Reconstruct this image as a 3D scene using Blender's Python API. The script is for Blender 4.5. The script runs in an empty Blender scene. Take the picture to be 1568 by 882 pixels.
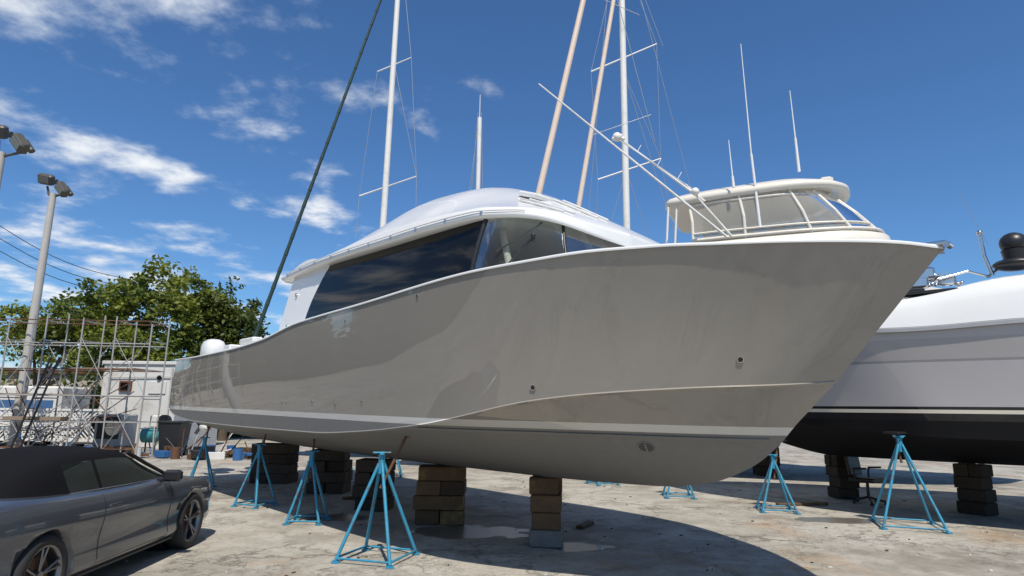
import bpy, math, random
from mathutils import Matrix, Vector
random.seed(7)
sc=bpy.context.scene
V=Vector
# ------------------------------------------------------------ camera
cam=bpy.data.cameras.new('camera'); co=bpy.data.objects.new('camera',cam); sc.collection.objects.link(co); sc.camera=co
cam.sensor_width=36; cam.lens=22.04; cam.clip_end=2000; cam.clip_start=.05
co.matrix_world=Matrix.Translation((0,0,1.8))@(Matrix.Rotation(math.radians(100.96),4,'X')@Matrix.Rotation(math.radians(.7),4,'Z'))
sc.view_settings.view_transform='Standard'; sc.view_settings.look='None'; sc.view_settings.exposure=0
# ------------------------------------------------------------ node helpers
class N:
    def __init__(s,nt): s.nt=nt
    def __call__(s,t,ins=None,**kw):
        n=s.nt.nodes.new(t)
        for k,v in kw.items(): setattr(n,k,v)
        for k,v in (ins or {}).items():
            i=n.inputs[k]
            if isinstance(v,bpy.types.NodeSocket): s.nt.links.new(v,i)
            else: i.default_value=v
        return n
    def m(s,op,a,b=0.,c=0.,clamp=False):
        n=s('ShaderNodeMath',{0:a,1:b,2:c},operation=op); n.use_clamp=clamp; return n.outputs[0]
    def ramp(s,f,a,b):
        n=s('ShaderNodeMapRange',{0:f,1:a,2:b}); n.interpolation_type='SMOOTHSTEP'; return n.outputs[0]
    def mix(s,f,a,b,bt='MIX'):
        n=s('ShaderNodeMix',data_type='RGBA',blend_type=bt)
        for k,v in ((0,f),(6,a),(7,b)):
            i=n.inputs[k]
            if isinstance(v,bpy.types.NodeSocket): s.nt.links.new(v,i)
            else:
                i.default_value=v if k==0 else (tuple(v)+(1,))[:4]
        return n.outputs[2]
    def noise(s,co,sc_,d=4,r=.5,out=0):
        return s('ShaderNodeTexNoise',{'Vector':co,'Scale':sc_,'Detail':float(d),'Roughness':r}).outputs[out]
def newmat(name):
    m=bpy.data.materials.new(name); m.use_nodes=True; nt=m.node_tree
    return m,N(nt),nt.nodes['Principled BSDF'],nt
def mat(name,col,rough=.5,metal=0.,coat=0.,var=.12,scale=3.,bump=0.,bscale=30.,dirt=None,dscale=1.5,spec=.5,isl=0.):
    m,n,p,nt=newmat(name)
    tc=n('ShaderNodeTexCoord').outputs['Object']
    f=n.noise(tc,scale,5,.6)
    c=n.mix(f,[x*(1-var) for x in col],[min(1,x*(1+var)) for x in col])
    if isl:
        r=n('ShaderNodeNewGeometry').outputs['Random Per Island']
        c=n.mix(n.m('MULTIPLY',r,isl),c,[x*.25 for x in col])
    if dirt:
        g=n.ramp(n.noise(tc,dscale,6,.65),.5,.72)
        c=n.mix(n.m('MULTIPLY',g,.7),c,dirt)
    nt.links.new(c,p.inputs['Base Color'])
    rr=n.m('MULTIPLY_ADD',f,.2*rough,rough*.9)
    nt.links.new(rr,p.inputs['Roughness'])
    p.inputs['Metallic'].default_value=metal; p.inputs['Coat Weight'].default_value=coat; p.inputs['Coat Roughness'].default_value=.03
    p.inputs['Specular IOR Level'].default_value=spec
    if bump:
        b=n('ShaderNodeBump',{'Strength':bump,'Distance':.02,'Height':n.noise(tc,bscale,4)})
        nt.links.new(b.outputs[0],p.inputs['Normal'])
    return m
def glassmat(name,tint,alpha,rough=.02,dcol=(.5,.5,.48),refl=1.):
    m,n,p,nt=newmat(name); nt.nodes.remove(p)
    out=nt.nodes['Material Output']
    t=n('ShaderNodeBsdfTransparent',{'Color':tuple(tint)+(1,)})
    tc=n('ShaderNodeTexCoord').outputs['Object']
    bp=n('ShaderNodeBump',{'Strength':.2,'Distance':.02,'Height':n.noise(tc,1.5,2)})
    g=n('ShaderNodeBsdfGlossy',{'Roughness':rough,'Color':(refl,refl,refl,1),'Normal':bp.outputs[0]})
    fr=n.m('MULTIPLY',n('ShaderNodeFresnel',{'IOR':1.45}).outputs[0],refl)
    d=n('ShaderNodeBsdfDiffuse',{'Color':tuple(dcol)+(1,)})
    a=n('ShaderNodeMixShader',{0:alpha,1:t.outputs[0],2:d.outputs[0]})
    b=n('ShaderNodeMixShader',{0:fr,1:a.outputs[0],2:g.outputs[0]})
    nt.links.new(b.outputs[0],out.inputs[0]); return m
# ------------------------------------------------------------ mesh helpers
def empty(name,loc=(0,0,0),rz=0):
    o=bpy.data.objects.new(name,None); sc.collection.objects.link(o); o.location=loc; o.rotation_euler=(0,0,rz); o.empty_display_size=.1; return o
class B:
    def __init__(s): s.v=[];s.f=[];s.mi=[];s.sm=[]
    def add(s,vs,fs,mi=0,smooth=False):
        o=len(s.v); s.v+=[tuple(x) for x in vs]
        for f in fs: s.f.append([i+o for i in f]); s.mi.append(mi); s.sm.append(smooth)
    def tube(s,a,b,r,r2=None,mi=0,n=8,cap=True):
        a=V(a);b=V(b); r2=r if r2 is None else r2
        z=(b-a); 
        if z.length<1e-6: return
        z.normalize(); x=z.orthogonal().normalized(); y=z.cross(x)
        vs=[a+(x*math.cos(t)+y*math.sin(t))*r for t in [2*math.pi*i/n for i in range(n)]]+[b+(x*math.cos(t)+y*math.sin(t))*r2 for t in [2*math.pi*i/n for i in range(n)]]
        s.add(vs,[[i,(i+1)%n,n+(i+1)%n,n+i] for i in range(n)],mi,True)
        if cap: s.add(vs,[list(range(n))[::-1],list(range(n,2*n))],mi,False)
    def path(s,pts,r,mi=0,n=8):
        for a,b in zip(pts[:-1],pts[1:]): s.tube(a,b,r,None,mi,n)
        for p in pts[1:-1]: s.ball(p,r,mi,6,5)
    def ball(s,c,r,mi=0,nu=12,nv=8,sx=1,sy=1,sz=1,v0=0.,v1=1.):
        c=V(c);vs=[]
        for j in range(nv+1):
            ph=math.pi*(v0+(v1-v0)*j/nv)
            for i in range(nu):
                t=2*math.pi*i/nu; vs.append(c+V((sx*math.sin(ph)*math.cos(t),sy*math.sin(ph)*math.sin(t),sz*math.cos(ph)))*r)
        s.add(vs,[[j*nu+i,(j+1)*nu+i,(j+1)*nu+(i+1)%nu,j*nu+(i+1)%nu] for j in range(nv) for i in range(nu)],mi,True)
    def box(s,c,size,rz=0,mi=0,bev=.0,M=None):
        hx,hy,hz=[x/2 for x in size]; b=min(bev,hx*.45,hy*.45,hz*.45)
        R=M if M is not None else Matrix.Rotation(rz,3,'Z'); c=V(c)
        if b<=0:
            vs=[c+R@V((x*hx,y*hy,z*hz)) for x in(-1,1) for y in(-1,1) for z in(-1,1)]
            s.add(vs,[[0,1,3,2],[4,6,7,5],[0,4,5,1],[2,3,7,6],[0,2,6,4],[1,5,7,3]],mi); return
        rings=[]
        for z,i in ((-hz,b),(-hz+b,0),(hz-b,0),(hz,b)):
            X=hx-i;Y=hy-i;k=b
            rings.append([V((X,-Y+k,z)),V((X,Y-k,z)),V((X-k,Y,z)),V((-X+k,Y,z)),V((-X,Y-k,z)),V((-X,-Y+k,z)),V((-X+k,-Y,z)),V((X-k,-Y,z))])
        vs=[c+R@p for r_ in rings for p in r_]; fs=[[j*8+i,j*8+(i+1)%8,(j+1)*8+(i+1)%8,(j+1)*8+i] for j in range(3) for i in range(8)]
        fs+=[list(range(8))[::-1],list(range(24,32))]; s.add(vs,fs,mi)
    def loft(s,rings,mi=0,closed=True,caps=True,smooth=True,mif=None):
        n=len(rings[0]); o=[p for r in rings for p in r]
        for j in range(len(rings)-1):
            for i in range(n if closed else n-1):
                k=(i+1)%n
                m=mif(j,i) if mif else mi
                s.f.append([len(s.v)+j*n+i,len(s.v)+j*n+k,len(s.v)+(j+1)*n+k,len(s.v)+(j+1)*n+i]); s.mi.append(m); s.sm.append(smooth)
        off=len(s.v); s.v+=[tuple(x) for x in o]
        if caps:
            s.add(rings[0],[list(range(n))[::-1]],mi,False); s.add(rings[-1],[list(range(n))],mi,False)
    def obj(s,name,mats,parent=None,loc=(0,0,0),rz=0,weld=False,fixn=False):
        me=bpy.data.meshes.new(name); me.from_pydata(s.v,[],s.f)
        for m in mats: me.materials.append(m)
        me.polygons.foreach_set('material_index',s.mi); me.polygons.foreach_set('use_smooth',s.sm)
        if weld or fixn:
            import bmesh
            bm=bmesh.new(); bm.from_mesh(me)
            if weld: bmesh.ops.remove_doubles(bm,verts=bm.verts,dist=1e-4)
            if fixn: bmesh.ops.recalc_face_normals(bm,faces=bm.faces)
            bm.to_mesh(me); bm.free()
        me.update()
        o=bpy.data.objects.new(name,me); sc.collection.objects.link(o); o.location=loc; o.rotation_euler=(0,0,rz)
        if parent: o.parent=parent
        return o
def pch(pts):
    pts=sorted(pts); x=[p[0] for p in pts]; K=len(pts[0])-1; n=len(x); Y=[[p[k+1] for p in pts] for k in range(K)]; D=[]
    for y in Y:
        h=[x[i+1]-x[i] for i in range(n-1)]; dl=[(y[i+1]-y[i])/h[i] for i in range(n-1)]; d=[dl[0]]
        for i in range(1,n-1):
            d.append(0 if dl[i-1]*dl[i]<=0 else 2/(1/dl[i-1]+1/dl[i]))
        d.append(dl[-1]); D.append(d)
    def f(t):
        t=max(x[0],min(x[-1],t)); i=0
        while i<n-2 and t>x[i+1]: i+=1
        h=x[i+1]-x[i]; u=(t-x[i])/h
        r=[(2*u**3-3*u*u+1)*Y[k][i]+(u**3-2*u*u+u)*h*D[k][i]+(-2*u**3+3*u*u)*Y[k][i+1]+(u**3-u*u)*h*D[k][i+1] for k in range(K)]
        return r if K>1 else r[0]
    return f
# ------------------------------------------------------------ world
SUNT=V((-.10,.62,-1)).normalized()
w=bpy.data.worlds.new('World'); sc.world=w; w.use_nodes=True; nt=w.node_tree; n=N(nt); bg=nt.nodes['Background']
sky=n('ShaderNodeTexSky'); sky.sky_type='NISHITA'; sky.sun_disc=False; sky.sun_elevation=math.asin(-SUNT.z); sky.sun_rotation=math.radians(171)
sky.altitude=0; sky.air_density=1.0; sky.dust_density=.3; sky.ozone_density=2.5
d=n('ShaderNodeTexCoord').outputs['Generated']; sp=n('ShaderNodeSeparateXYZ',{0:d})
x,y,z=sp.outputs
zz=n.m('MAXIMUM',z,.03)
zk=n.m('ADD',zz,.12)
px=n.m('DIVIDE',x,zk); py=n.m('DIVIDE',y,zk)
pv=n('ShaderNodeCombineXYZ',{0:px,1:py,2:.4}).outputs[0]
n1=n.noise(pv,2.5,9,.58); n2=n.noise(pv,.85,2,.5)
az=n.m('DIVIDE',x,n.m('MAXIMUM',y,.05))
mk=n.ramp(az,.05,-.62)
thr=n.m('SUBTRACT',.665,n.m('MULTIPLY',mk,.165))
thr=n.m('SUBTRACT',thr,n.m('MULTIPLY',n.m('SUBTRACT',n2,.5),.20))
fac=n.m('MULTIPLY',n.ramp(n.m('SUBTRACT',n1,thr),-.04,.17),n.ramp(az,.10,-.12))
fac=n.m('MULTIPLY',fac,.95)
skyc=n.mix(1.,sky.outputs[0],(.66,1.02,1.36),'MULTIPLY')
ccol=n.mix(n.ramp(n1,.48,.72),(7.2,8.1,9.4),(10.6,10.8,10.9))
c=n.mix(fac,skyc,ccol)
nt.links.new(c,bg.inputs[0]); bg.inputs[1].default_value=.092
sl=bpy.data.lights.new('sun','SUN'); sl.energy=4.9; sl.angle=math.radians(.53); sl.color=(1,.93,.82)
so=bpy.data.objects.new('sun',sl); sc.collection.objects.link(so); so.rotation_euler=SUNT.to_track_quat('-Z','Y').to_euler(); so.location=(-5,-20,30)
# ------------------------------------------------------------ materials
white=mat('white_gelcoat',(.72,.715,.69),.25,coat=.5,var=.03)
whited=mat('weathered_white',(.62,.61,.58),.5,var=.08,dirt=(.35,.32,.28))
black=mat('black_plastic',(.015,.015,.017),.4,var=.3)
darkglass=mat('tinted_glass',(.006,.007,.008),.03,var=.2,spec=.24)
clear=glassmat('windshield_glass',(.66,.70,.66),.05,refl=.55)
vinyl=glassmat('clear_vinyl',(.74,.73,.68),.36,.1,(.55,.53,.47))
steel=mat('stainless_steel',(.6,.6,.6),.22,metal=1.)
alum=mat('painted_mast',(.72,.70,.66),.35,var=.06,dirt=(.5,.48,.44),dscale=.8)
tan=mat('varnished_spar',(.68,.55,.45),.45,var=.08,scale=3)
rope=mat('rigging_wire',(.35,.36,.37),.4,metal=.5)
wire_dark=mat('dark_green_cover',(.02,.045,.04),.7,var=.4,scale=8)
blue=mat('blue_stand_paint',(.03,.24,.38),.45,var=.25,scale=9,dirt=(.12,.07,.04),dscale=7,bump=.2)
rust=mat('rusty_steel',(.12,.055,.03),.8,var=.5,scale=14,bump=.4)
def hullmat(name,top,stripe,bottom,z0,z1,slope,coat=1.,extra=None,wob=.004,rough=.2,bspec=.5,tspec=.5):
    m,n,p,nt=newmat(name); tc=n('ShaderNodeTexCoord').outputs['Object']; s=n('ShaderNodeSeparateXYZ',{0:tc})
    zz=n.m('MULTIPLY_ADD',s.outputs[0],slope,s.outputs[2])
    a=n.m('GREATER_THAN',zz,z0); b=n.m('GREATER_THAN',zz,z1)
    f=n.noise(tc,1.2,4); f2=n.noise(tc,9.,6,.7)
    bt=n.mix(f2,[c*.82 for c in bottom],[c*1.12 for c in bottom])
    bt=n.mix(n.m('MULTIPLY',n.ramp(n.noise(tc,1.1,5,.7),.55,.8),.3),bt,[c*.55 for c in bottom])
    tp=n.mix(f,[c*.97 for c in top],[c*1.03 for c in top])
    c=n.mix(a,bt,stripe); c=n.mix(b,c,tp)
    if extra:
        for (ea,eb,ec) in extra:
            g=n.m('MULTIPLY',n.m('GREATER_THAN',zz,ea),n.m('LESS_THAN',zz,eb)); c=n.mix(g,c,ec)
    nt.links.new(c,p.inputs['Base Color'])
    nt.links.new(n.m('MULTIPLY_ADD',a,rough-.6,.6),p.inputs['Roughness'])
    nt.links.new(n.m('MULTIPLY_ADD',a,tspec-bspec,bspec),p.inputs['Specular IOR Level'])
    nt.links.new(n.m('MULTIPLY',a,coat),p.inputs['Coat Weight']); p.inputs['Coat Roughness'].default_value=.02; p.inputs['Coat IOR'].default_value=1.6
    bp=n('ShaderNodeBump',{'Strength':.35,'Distance':wob,'Height':n.noise(tc,1.1,2)})
    nt.links.new(bp.outputs[0],p.inputs['Normal']); nt.links.new(bp.outputs[0],p.inputs['Coat Normal'])
    return m
# ------------------------------------------------------------ hull builder
class Hull:
    def __init__(s,sheer,chine,keel,flare,s0c=None):
        s.sf,s.cf,s.kf=pch(sheer),pch(chine),pch(keel); s.flare=pch(flare)
        s.rs=(sheer[0][0],sheer[-1][0]); s.rc=(chine[0][0],chine[-1][0]); s.rk=(keel[0][0],keel[-1][0])
    def t2(s,r,t): return r[0]+(r[1]-r[0])*t
    def side(s,t,q):
        a=s.t2(s.rs,t); o,z=s.sf(a); A=V((a,o,z)); b=s.t2(s.rc,t); o2,z2=s.cf(b); Bv=V((b,o2,z2))
        p=A.lerp(Bv,q); fl=s.flare(a)*math.sin(math.pi*q)
        p.y=max(0,p.y-fl) if t<1 else 0; return p
    def bot(s,t,q):
        b=s.t2(s.rc,t); o2,z2=s.cf(b); Bv=V((b,o2,z2)); k=s.t2(s.rk,t); K=V((k,0,s.kf(k)))
        p=Bv.lerp(K,q); p.z-= .05*math.sin(math.pi*q)*min(1,o2); 
        return p
    def build(s,parent,m,m_in,nt_=90,cap=True,name='hull',transom=True):
        T=[1-(1-i/nt_)**1.7 for i in range(nt_+1)]; b=B()
        for sg in (-1,1):
            mir=lambda p:(p.x,sg*p.y,p.z)
            b.loft([[mir(s.side(t,q/12)) for q in range(13)] for t in T],0,False,False)
            b.loft([[mir(s.bot(t,q/8)) for q in range(9)] for t in T],0,False,False)
        if transom:
            L=[s.side(0,q/12) for q in range(13)]+[s.bot(0,q/8) for q in range(1,9)]
            P=[(p.x,-p.y,p.z) for p in L]+[(p.x,p.y,p.z) for p in L[:-1][::-1]]
            b.add(P,[list(range(len(P)))])
        return b.obj(name,[m],parent)
    def near_at(s,ss,z):
        best=None
        for i in range(200):
            t=i/200
            for j in range(0,31):
                p=s.side(t,j/30); d=(p.x-ss)**2+(p.z-z)**2
                if best is None or d<best[0]: best=(d,t,j/30)
        _,t,q=best; p=s.side(t,q); a=s.side(min(1,t+.004),q)-s.side(t-.004 if t>.004 else 0,q); c=s.side(t,min(1,q+.02))-s.side(t,max(0,q-.02))
        nn=a.cross(c).normalized()
        if nn.y<0: nn=-nn
        return V((p.x,-p.y,p.z)),V((nn.x,-nn.y,nn.z))
# ============================================================ MAIN BOAT
RZ=math.atan2(-.741,.671)
boat=empty('sportfishing_boat',(.51,8.79,0),RZ)
sheer=[(-10.3,2.1,2.87),(-8.5,2.18,2.84),(-6.48,2.2,2.86),(-4.83,2.2,2.93),(-3.3,2.2,3.1),(-1.22,2.2,3.17),(-.27,2.2,3.21),(.75,2.15,3.26),(1.88,1.95,3.29),(2.38,1.76,3.31),(2.87,1.51,3.31),(3.38,1.24,3.29),(3.84,.94,3.28),(4.25,.6,3.27),(4.56,.31,3.25),(4.79,0,3.22)]
chine=[(-10.9,2.0,1.72),(-10.4,2.0,1.58),(-8.78,2.0,1.47),(-5.02,2.0,1.43),(-2.95,2.0,1.43),(-1.39,2.0,1.5),(-.17,1.99,1.61),(.45,1.95,1.70),(1.37,1.73,1.88),(2.0,1.45,1.96),(2.83,1.0,2.02),(3.53,.42,2.06),(3.82,0,2.10)]
keel=[(-10.9,1.02),(-7.5,.93),(-3.11,.90),(-.23,.91),(1.71,.955),(2.39,1.04),(2.92,1.25),(3.24,1.5),(3.38,1.66),(3.60,1.88),(3.82,2.10)]
H=Hull(sheer,chine,keel,[(-10.5,-.03),(-3,-.03),(0,-.01),(2.5,.04),(4,.05),(4.79,0)])
hm=hullmat('grey_topside_paint',(.262,.240,.208),(.58,.57,.53),(.19,.185,.175),1.61,1.69,.0095,wob=.009,rough=.5,tspec=.12)
H.build(boat,hm,None,name='hull')
capm=mat('gunwale_white',(.68,.68,.66),.3,var=.04)
b=B()
S=[-10.3+ (15.09)*(1-(1-i/80)**1.6) for i in range(81)]
rings=[]
for a in S:
    o,z=H.sf(a); o=max(o,.0)
    rings.append((a,o,z))
for sg in (-1,1):
    R_=[]
    for a,o,z in rings:
        w_=min(.16,o)
        R_.append([(a,sg*(o+.012),z-.018),(a,sg*(o+.018),z-.004),(a,sg*(o+.01),z+.012),(a,sg*max(0,o-w_),z+.03),(a,sg*max(0,o-w_),z-.06)])
    b.loft(R_,0,False,False)
D=[r for r in rings if r[0]>-5.3]
b.loft([[(a,-max(0,o-.1)+2*max(0,o-.1)*j/8,z+.01+.10*(1-abs(j/4-1)**2)*min(1,o)) for j in range(9)] for a,o,z in D],0,False,False)
C_=[r for r in rings if r[0]<=-5.1]
for sg in (-1,1):
    b.loft([[(a,sg*(o-.16),z),(a,sg*(o-.2),1.95)] for a,o,z in C_],0,False,False,False)
b.loft([[(a,-(o-.2),1.95),(a,(o-.2),1.95)] for a,o,z in C_],0,False,False,False)
a,o,z=rings[0]; b.box((-10.25,0,z-.35),(.12,2*o-.1,.74),0,0,.03)
b.box((-5.15,0,2.5),(.1,4.0,1.1),0,0)
b.obj('deck_and_gunwale',[capm],boat)
b=B(); b.box((4.70,0,3.252),(.26,.13,.035),0,0,.015); b.tube((4.82,-.05,3.235),(4.82,.05,3.235),.03,None,0); b.obj('bow_roller',[steel],boat)
b=B()
for sg in (-1,1):
    pts=[]
    for i in range(60):
        t=.66+.325*i/59
        lo,hi=0,1
        for _ in range(24):
            q=(lo+hi)/2; p=H.bot(t,q)
            if p.z+.0095*p.x>1.575: lo=q
            else: hi=q
        pts.append(H.bot(t,(lo+hi)/2))
    b.loft([[(p.x,sg*(p.y-.01),p.z+.012),(p.x,sg*(p.y+.022),p.z-.004),(p.x,sg*(p.y-.02),p.z-.03)] for p in pts if p.y>.02],0,True,True,False)
    pts=[H.cf(-10.9+14.72*(1-(1-i/90)**1.6)) + [-10.9+14.72*(1-(1-i/90)**1.6)] for i in range(90)]
    b.loft([[(s_,sg*(o+.0),z+.010),(s_,sg*(o+.018),z-.006),(s_,sg*(o-.02),z-.024)] for o,z,s_ in pts],0,True,True,False)
b.obj('spray_strakes',[hm],boat)
b=B()
for ss,zz_,r in [(1.48,2.03,.036),(3.28,2.26,.036),(-4.0,1.86,.014),(-3.85,1.86,.014),(-2.9,1.86,.018),(-2.2,1.86,.018),(-1.45,1.86,.016),(-.05,3.10,.018),(-1.75,2.98,.016)]:
    p,nn=H.near_at(ss,zz_)
    b.tube(p-nn*.01,p+nn*.012,r,r*.9,0,16); b.tube(p+nn*.012,p+nn*.0135,r*.7,r*.68,1,12)
b.obj('through_hull_fittings',[steel,black],boat)
b=B()
best=min((abs(H.bot(t/200,q/20).x-2.1)+abs(H.bot(t/200,q/20).z-1.42),t/200,q/20) for t in range(150,200) for q in range(2,19))
t_,q_=best[1],best[2]; p=H.bot(t_,q_); a_=H.bot(t_+.01,q_)-H.bot(t_-.01,q_); c_=H.bot(t_,q_+.05)-H.bot(t_,q_-.05); nn=a_.cross(c_).normalized(); nn=nn if nn.z<0 else -nn
P=V((p.x,-p.y,p.z)); NN=V((nn.x,-nn.y,nn.z))
b.tube(P-NN*.02,P+NN*.005,.10,.098,0,20); b.tube(P+NN*.005,P+NN*.007,.082,.08,1,20); b.box(P+NN*.008,(.02,.15,.01),0,0,0,NN.to_track_quat('Z','Y').to_matrix())
b.obj('bow_thruster_tunnel',[hm,mat('dark_grey_tunnel',(.07,.07,.07),.7)],boat)
# ---- deckhouse glass
bot_=[(0,-4.15,1.80),(1,-2.6,1.80),(2,-1,1.78),(3,.36,1.74),(4,1.05,1.56),(5,1.50,1.15),(6,1.72,.6),(7,1.78,0)]
top_=[(0,-3.45,1.68),(1,-2.3,1.66),(2,-1,1.64),(3,.48,1.56),(4,.92,1.34),(5,1.14,.95),(6,1.24,.48),(7,1.27,0)]
bf,tf=pch(bot_),pch(top_)
def wall(u,q,inset=0.):
    a=bf(u);c=tf(u); p=V((a[0]+(c[0]-a[0])*q,a[1]+(c[1]-a[1])*q,2.98+(4.12-2.98)*q)); p.y+=.05*math.sin(math.pi*q)-inset; return p
b=B()
for sg in (-1,1):
    U=[3*i/24 for i in range(25)]
    b.loft([[(lambda p:(p.x,sg*p.y,p.z))(wall(u,q/6)) for q in range(7)] for u in U],0,False,False)
b.obj('salon_side_windows',[darkglass],boat)
b=B()
U=[3.04+3.96*i/24 for i in range(25)]
for sg in (-1,1):
    b.loft([[(lambda p:(p.x,sg*p.y,p.z))(wall(u,q/6)) for q in range(7)] for u in U],0,False,False)
b.obj('windshield',[clear],boat,weld=True)
b=B()
for sg in (-1,1):
    for u,r in ((3.02,.028),(5.1,.02)):
        b.path([(lambda p:(p.x,sg*p.y,p.z))(wall(u,q/6,-.005)) for q in range(7)],r,0,6)
    b.path([(lambda p:(p.x,sg*p.y,p.z))(wall(U[i],.15)) for i in range(25)],.015,0,6)
b.obj('window_mullions',[black],boat)
b=B(); q0=wall(3.5,.2,-.04);q1=wall(4.4,.72,-.05)
b.path([(q0.x,-q0.y,q0.z),(q1.x,-q1.y,q1.z)],.012,0,6)
q2=wall(3.55,.55,-.05); q3=wall(4.6,.88,-.05)
b.tube((q2.x,-q2.y,q2.z+.0),(q3.x,-q3.y,q3.z),.01,None,0,6); b.ball((q1.x,-q1.y,q1.z),.03,0)
b.obj('windshield_wipers',[black],boat)
inter=mat('interior_trim',(.36,.35,.32),.6); seatm=mat('seat_upholstery',(.62,.60,.55),.7)
b=B()
b.box((-1.3,0,2.9),(5.6,3.2,.06),0,0); b.box((.75,0,3.25),(.8,2.4,.5),0,0,.08); b.box((.45,0,3.56),(.35,1.9,.14),0,2,.04)
for yy in (-.95,-.1,.75):
    b.box((-.45,yy,3.35),(.5,.5,.16),0,1,.06); b.box((-.68,yy,3.68),(.14,.5,.6),0,1,.06); b.tube((-.45,yy,2.93),(-.45,yy,3.3),.05,None,2)
b.path([(.9,-1.45,3.1),(.65,-1.35,3.6),(.3,-1.15,4.05)],.045,1); b.path([(1.45,-.4,3.2),(1.2,-.35,3.7),(.9,-.3,4.05)],.04,1)
b.box((-2.4,0,3.5),(.06,3.1,1.15),0,0)
b.obj('helm_interior',[inter,seatm,black],boat)
# ---- hardtop
hwf=pch([(-5.35,1.66),(-5.2,1.78),(-3,1.84),(-1,1.82),(.35,1.70),(.8,1.52),(1.08,1.32),(1.24,1.12),(1.36,.85),(1.44,.5),(1.48,.03)])
ezf=pch([(-5.35,4.10),(-3.5,4.12),(-1.3,4.09),(.35,4.08),(.85,4.05),(1.1,4.01),(1.25,3.96),(1.36,3.90),(1.48,3.82)])
etf=pch([(-5.35,.10),(-3.5,.13),(0,.13),(.8,.12),(1.48,.14)])
czf=pch([(-5.35,4.26),(-4.4,4.34),(-3.7,4.46),(-3.1,4.66),(-2.4,5.04),(-1.7,5.26),(-.9,5.20),(-.15,4.96),(.51,4.62),(.95,4.36),(1.25,4.18),(1.48,4.0)])
exf=pch([(-5.35,2.5),(-3,2.2),(-1,1.9),(.5,1.5),(1.48,1.6)])
def crown(a,yy):
    hw,ez,et,cz=hwf(a),ezf(a),etf(a),czf(a); return ez+et+(cz-ez-et)*(1-min(1,abs(yy/hw))**exf(a))
b=B(); rings=[]
for i in range(80):
    a=-5.35+6.83*(1-(1-i/79)**1.7); hw,ez,et,cz=hwf(a),ezf(a),etf(a),czf(a); r=[]
    r.append((a,-hw*.93,ez)); r.append((a,-hw*.985,ez+.005)); r.append((a,-hw,ez+et*.3)); r.append((a,-hw,ez+et*.55)); r.append((a,-hw*.975,ez+et*.62)); r.append((a,-hw*.97,ez+et*.9))
    for k in range(25):
        w_=-math.cos(math.pi*k/24)*.955
        zt=ez+et+(cz-ez-et)*(1-abs(w_)**exf(a))
        r.append((a,w_*hw,zt))
    r.append((a,hw*.97,ez+et*.9)); r.append((a,hw*.975,ez+et*.62)); r.append((a,hw,ez+et*.55)); r.append((a,hw,ez+et*.3)); r.append((a,hw*.985,ez+.005)); r.append((a,hw*.93,ez))
    rings.append(r)
b.loft(rings,0,True,True); b.obj('hardtop',[white],boat)
b=B()
for sg in (-1,1):
    pr=[]
    for i in range(60):
        a=-4.9+5.9*i/59; pr.append((a,sg*(hwf(a)+.008),ezf(a)+etf(a)*.72))
        if i%6==0: b.box((a,sg*(hwf(a)+.003),ezf(a)+etf(a)*.5),(.03,.02,.06),0,1)
    b.path(pr,.010,0,6)
b.obj('hardtop_gutter_rail',[white,steel],boat)
b=B()
for yy in (-.95,-.75,-.3,-.1):
    b.path([(a,yy,crown(a,yy)+.02) for a in (.4,.6,.8,1.0,1.2)],.014,0,6)
b.box((.3,-.55,crown(.3,-.55)+.02),(.35,.35,.07),0,0,.03,Matrix.Rotation(.36,3,'Y'))
for yy in (-.85,-.2):
    for a in (.45,.7,.95): b.box((a,yy,crown(a,yy)+.008),(.14,.12,.012),0,2,0,Matrix.Rotation(.42,3,'Y'))
b.loft([[(-5.5+1.5*i/10,-1.5,4.33+.14*math.sin(math.pi*i/10)),(-5.5+1.5*i/10,1.5,4.33+.14*math.sin(math.pi*i/10)),(-5.5+1.5*i/10,1.5,4.28+.05*math.sin(math.pi*i/10)),(-5.5+1.5*i/10,-1.5,4.28+.05*math.sin(math.pi*i/10))] for i in range(11)],0,True,True,False)
b.tube((.05,-1.42,4.28),(.05,-1.50,4.30),.03,None,1)
b.obj('hardtop_fittings',[white,steel,mat('vent_grey',(.18,.18,.18),.6)],boat)
b=B()
for sg in (-1,1):
    o0,o1=sg*1.83,sg*1.68
    b.add([(-5.15,o0,2.9),(-4.13,o0,2.9),(-3.43,o1+sg*.01,4.13),(-4.85,o1,4.13),(-5.15,o0-sg*.2,2.9),(-4.13,o0-sg*.2,2.9),(-3.43,o1-sg*.2,4.13),(-4.85,o1-sg*.2,4.13)],[[0,1,2,3],[7,6,5,4],[0,4,5,1],[1,5,6,2],[2,6,7,3],[3,7,4,0]])
b.obj('aft_pillars',[white],boat,fixn=True)
b=B(); b.box((-4.5,0,3.5),(.08,3.2,1.2),0,0); b.obj('salon_bulkhead',[darkglass],boat)
b=B()
b.tube((-4.55,-1.70,3.75),(-4.55,-1.76,3.75),.035,None,0,12)
b.tube((-4.7,-1.75,3.2),(-4.7,-1.82,3.2),.03,None,0,12)
b.box((-5.7,-2.05,2.99),(.7,.2,.1),0,1,.03); b.box((-6.8,-2.0,2.93),(.35,.25,.12),0,1,.03)
b.box((-6.2,-.9,2.75),(.8,1.2,.9),0,1,.06)
b.obj('cockpit_fittings',[steel,white],boat)
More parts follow.
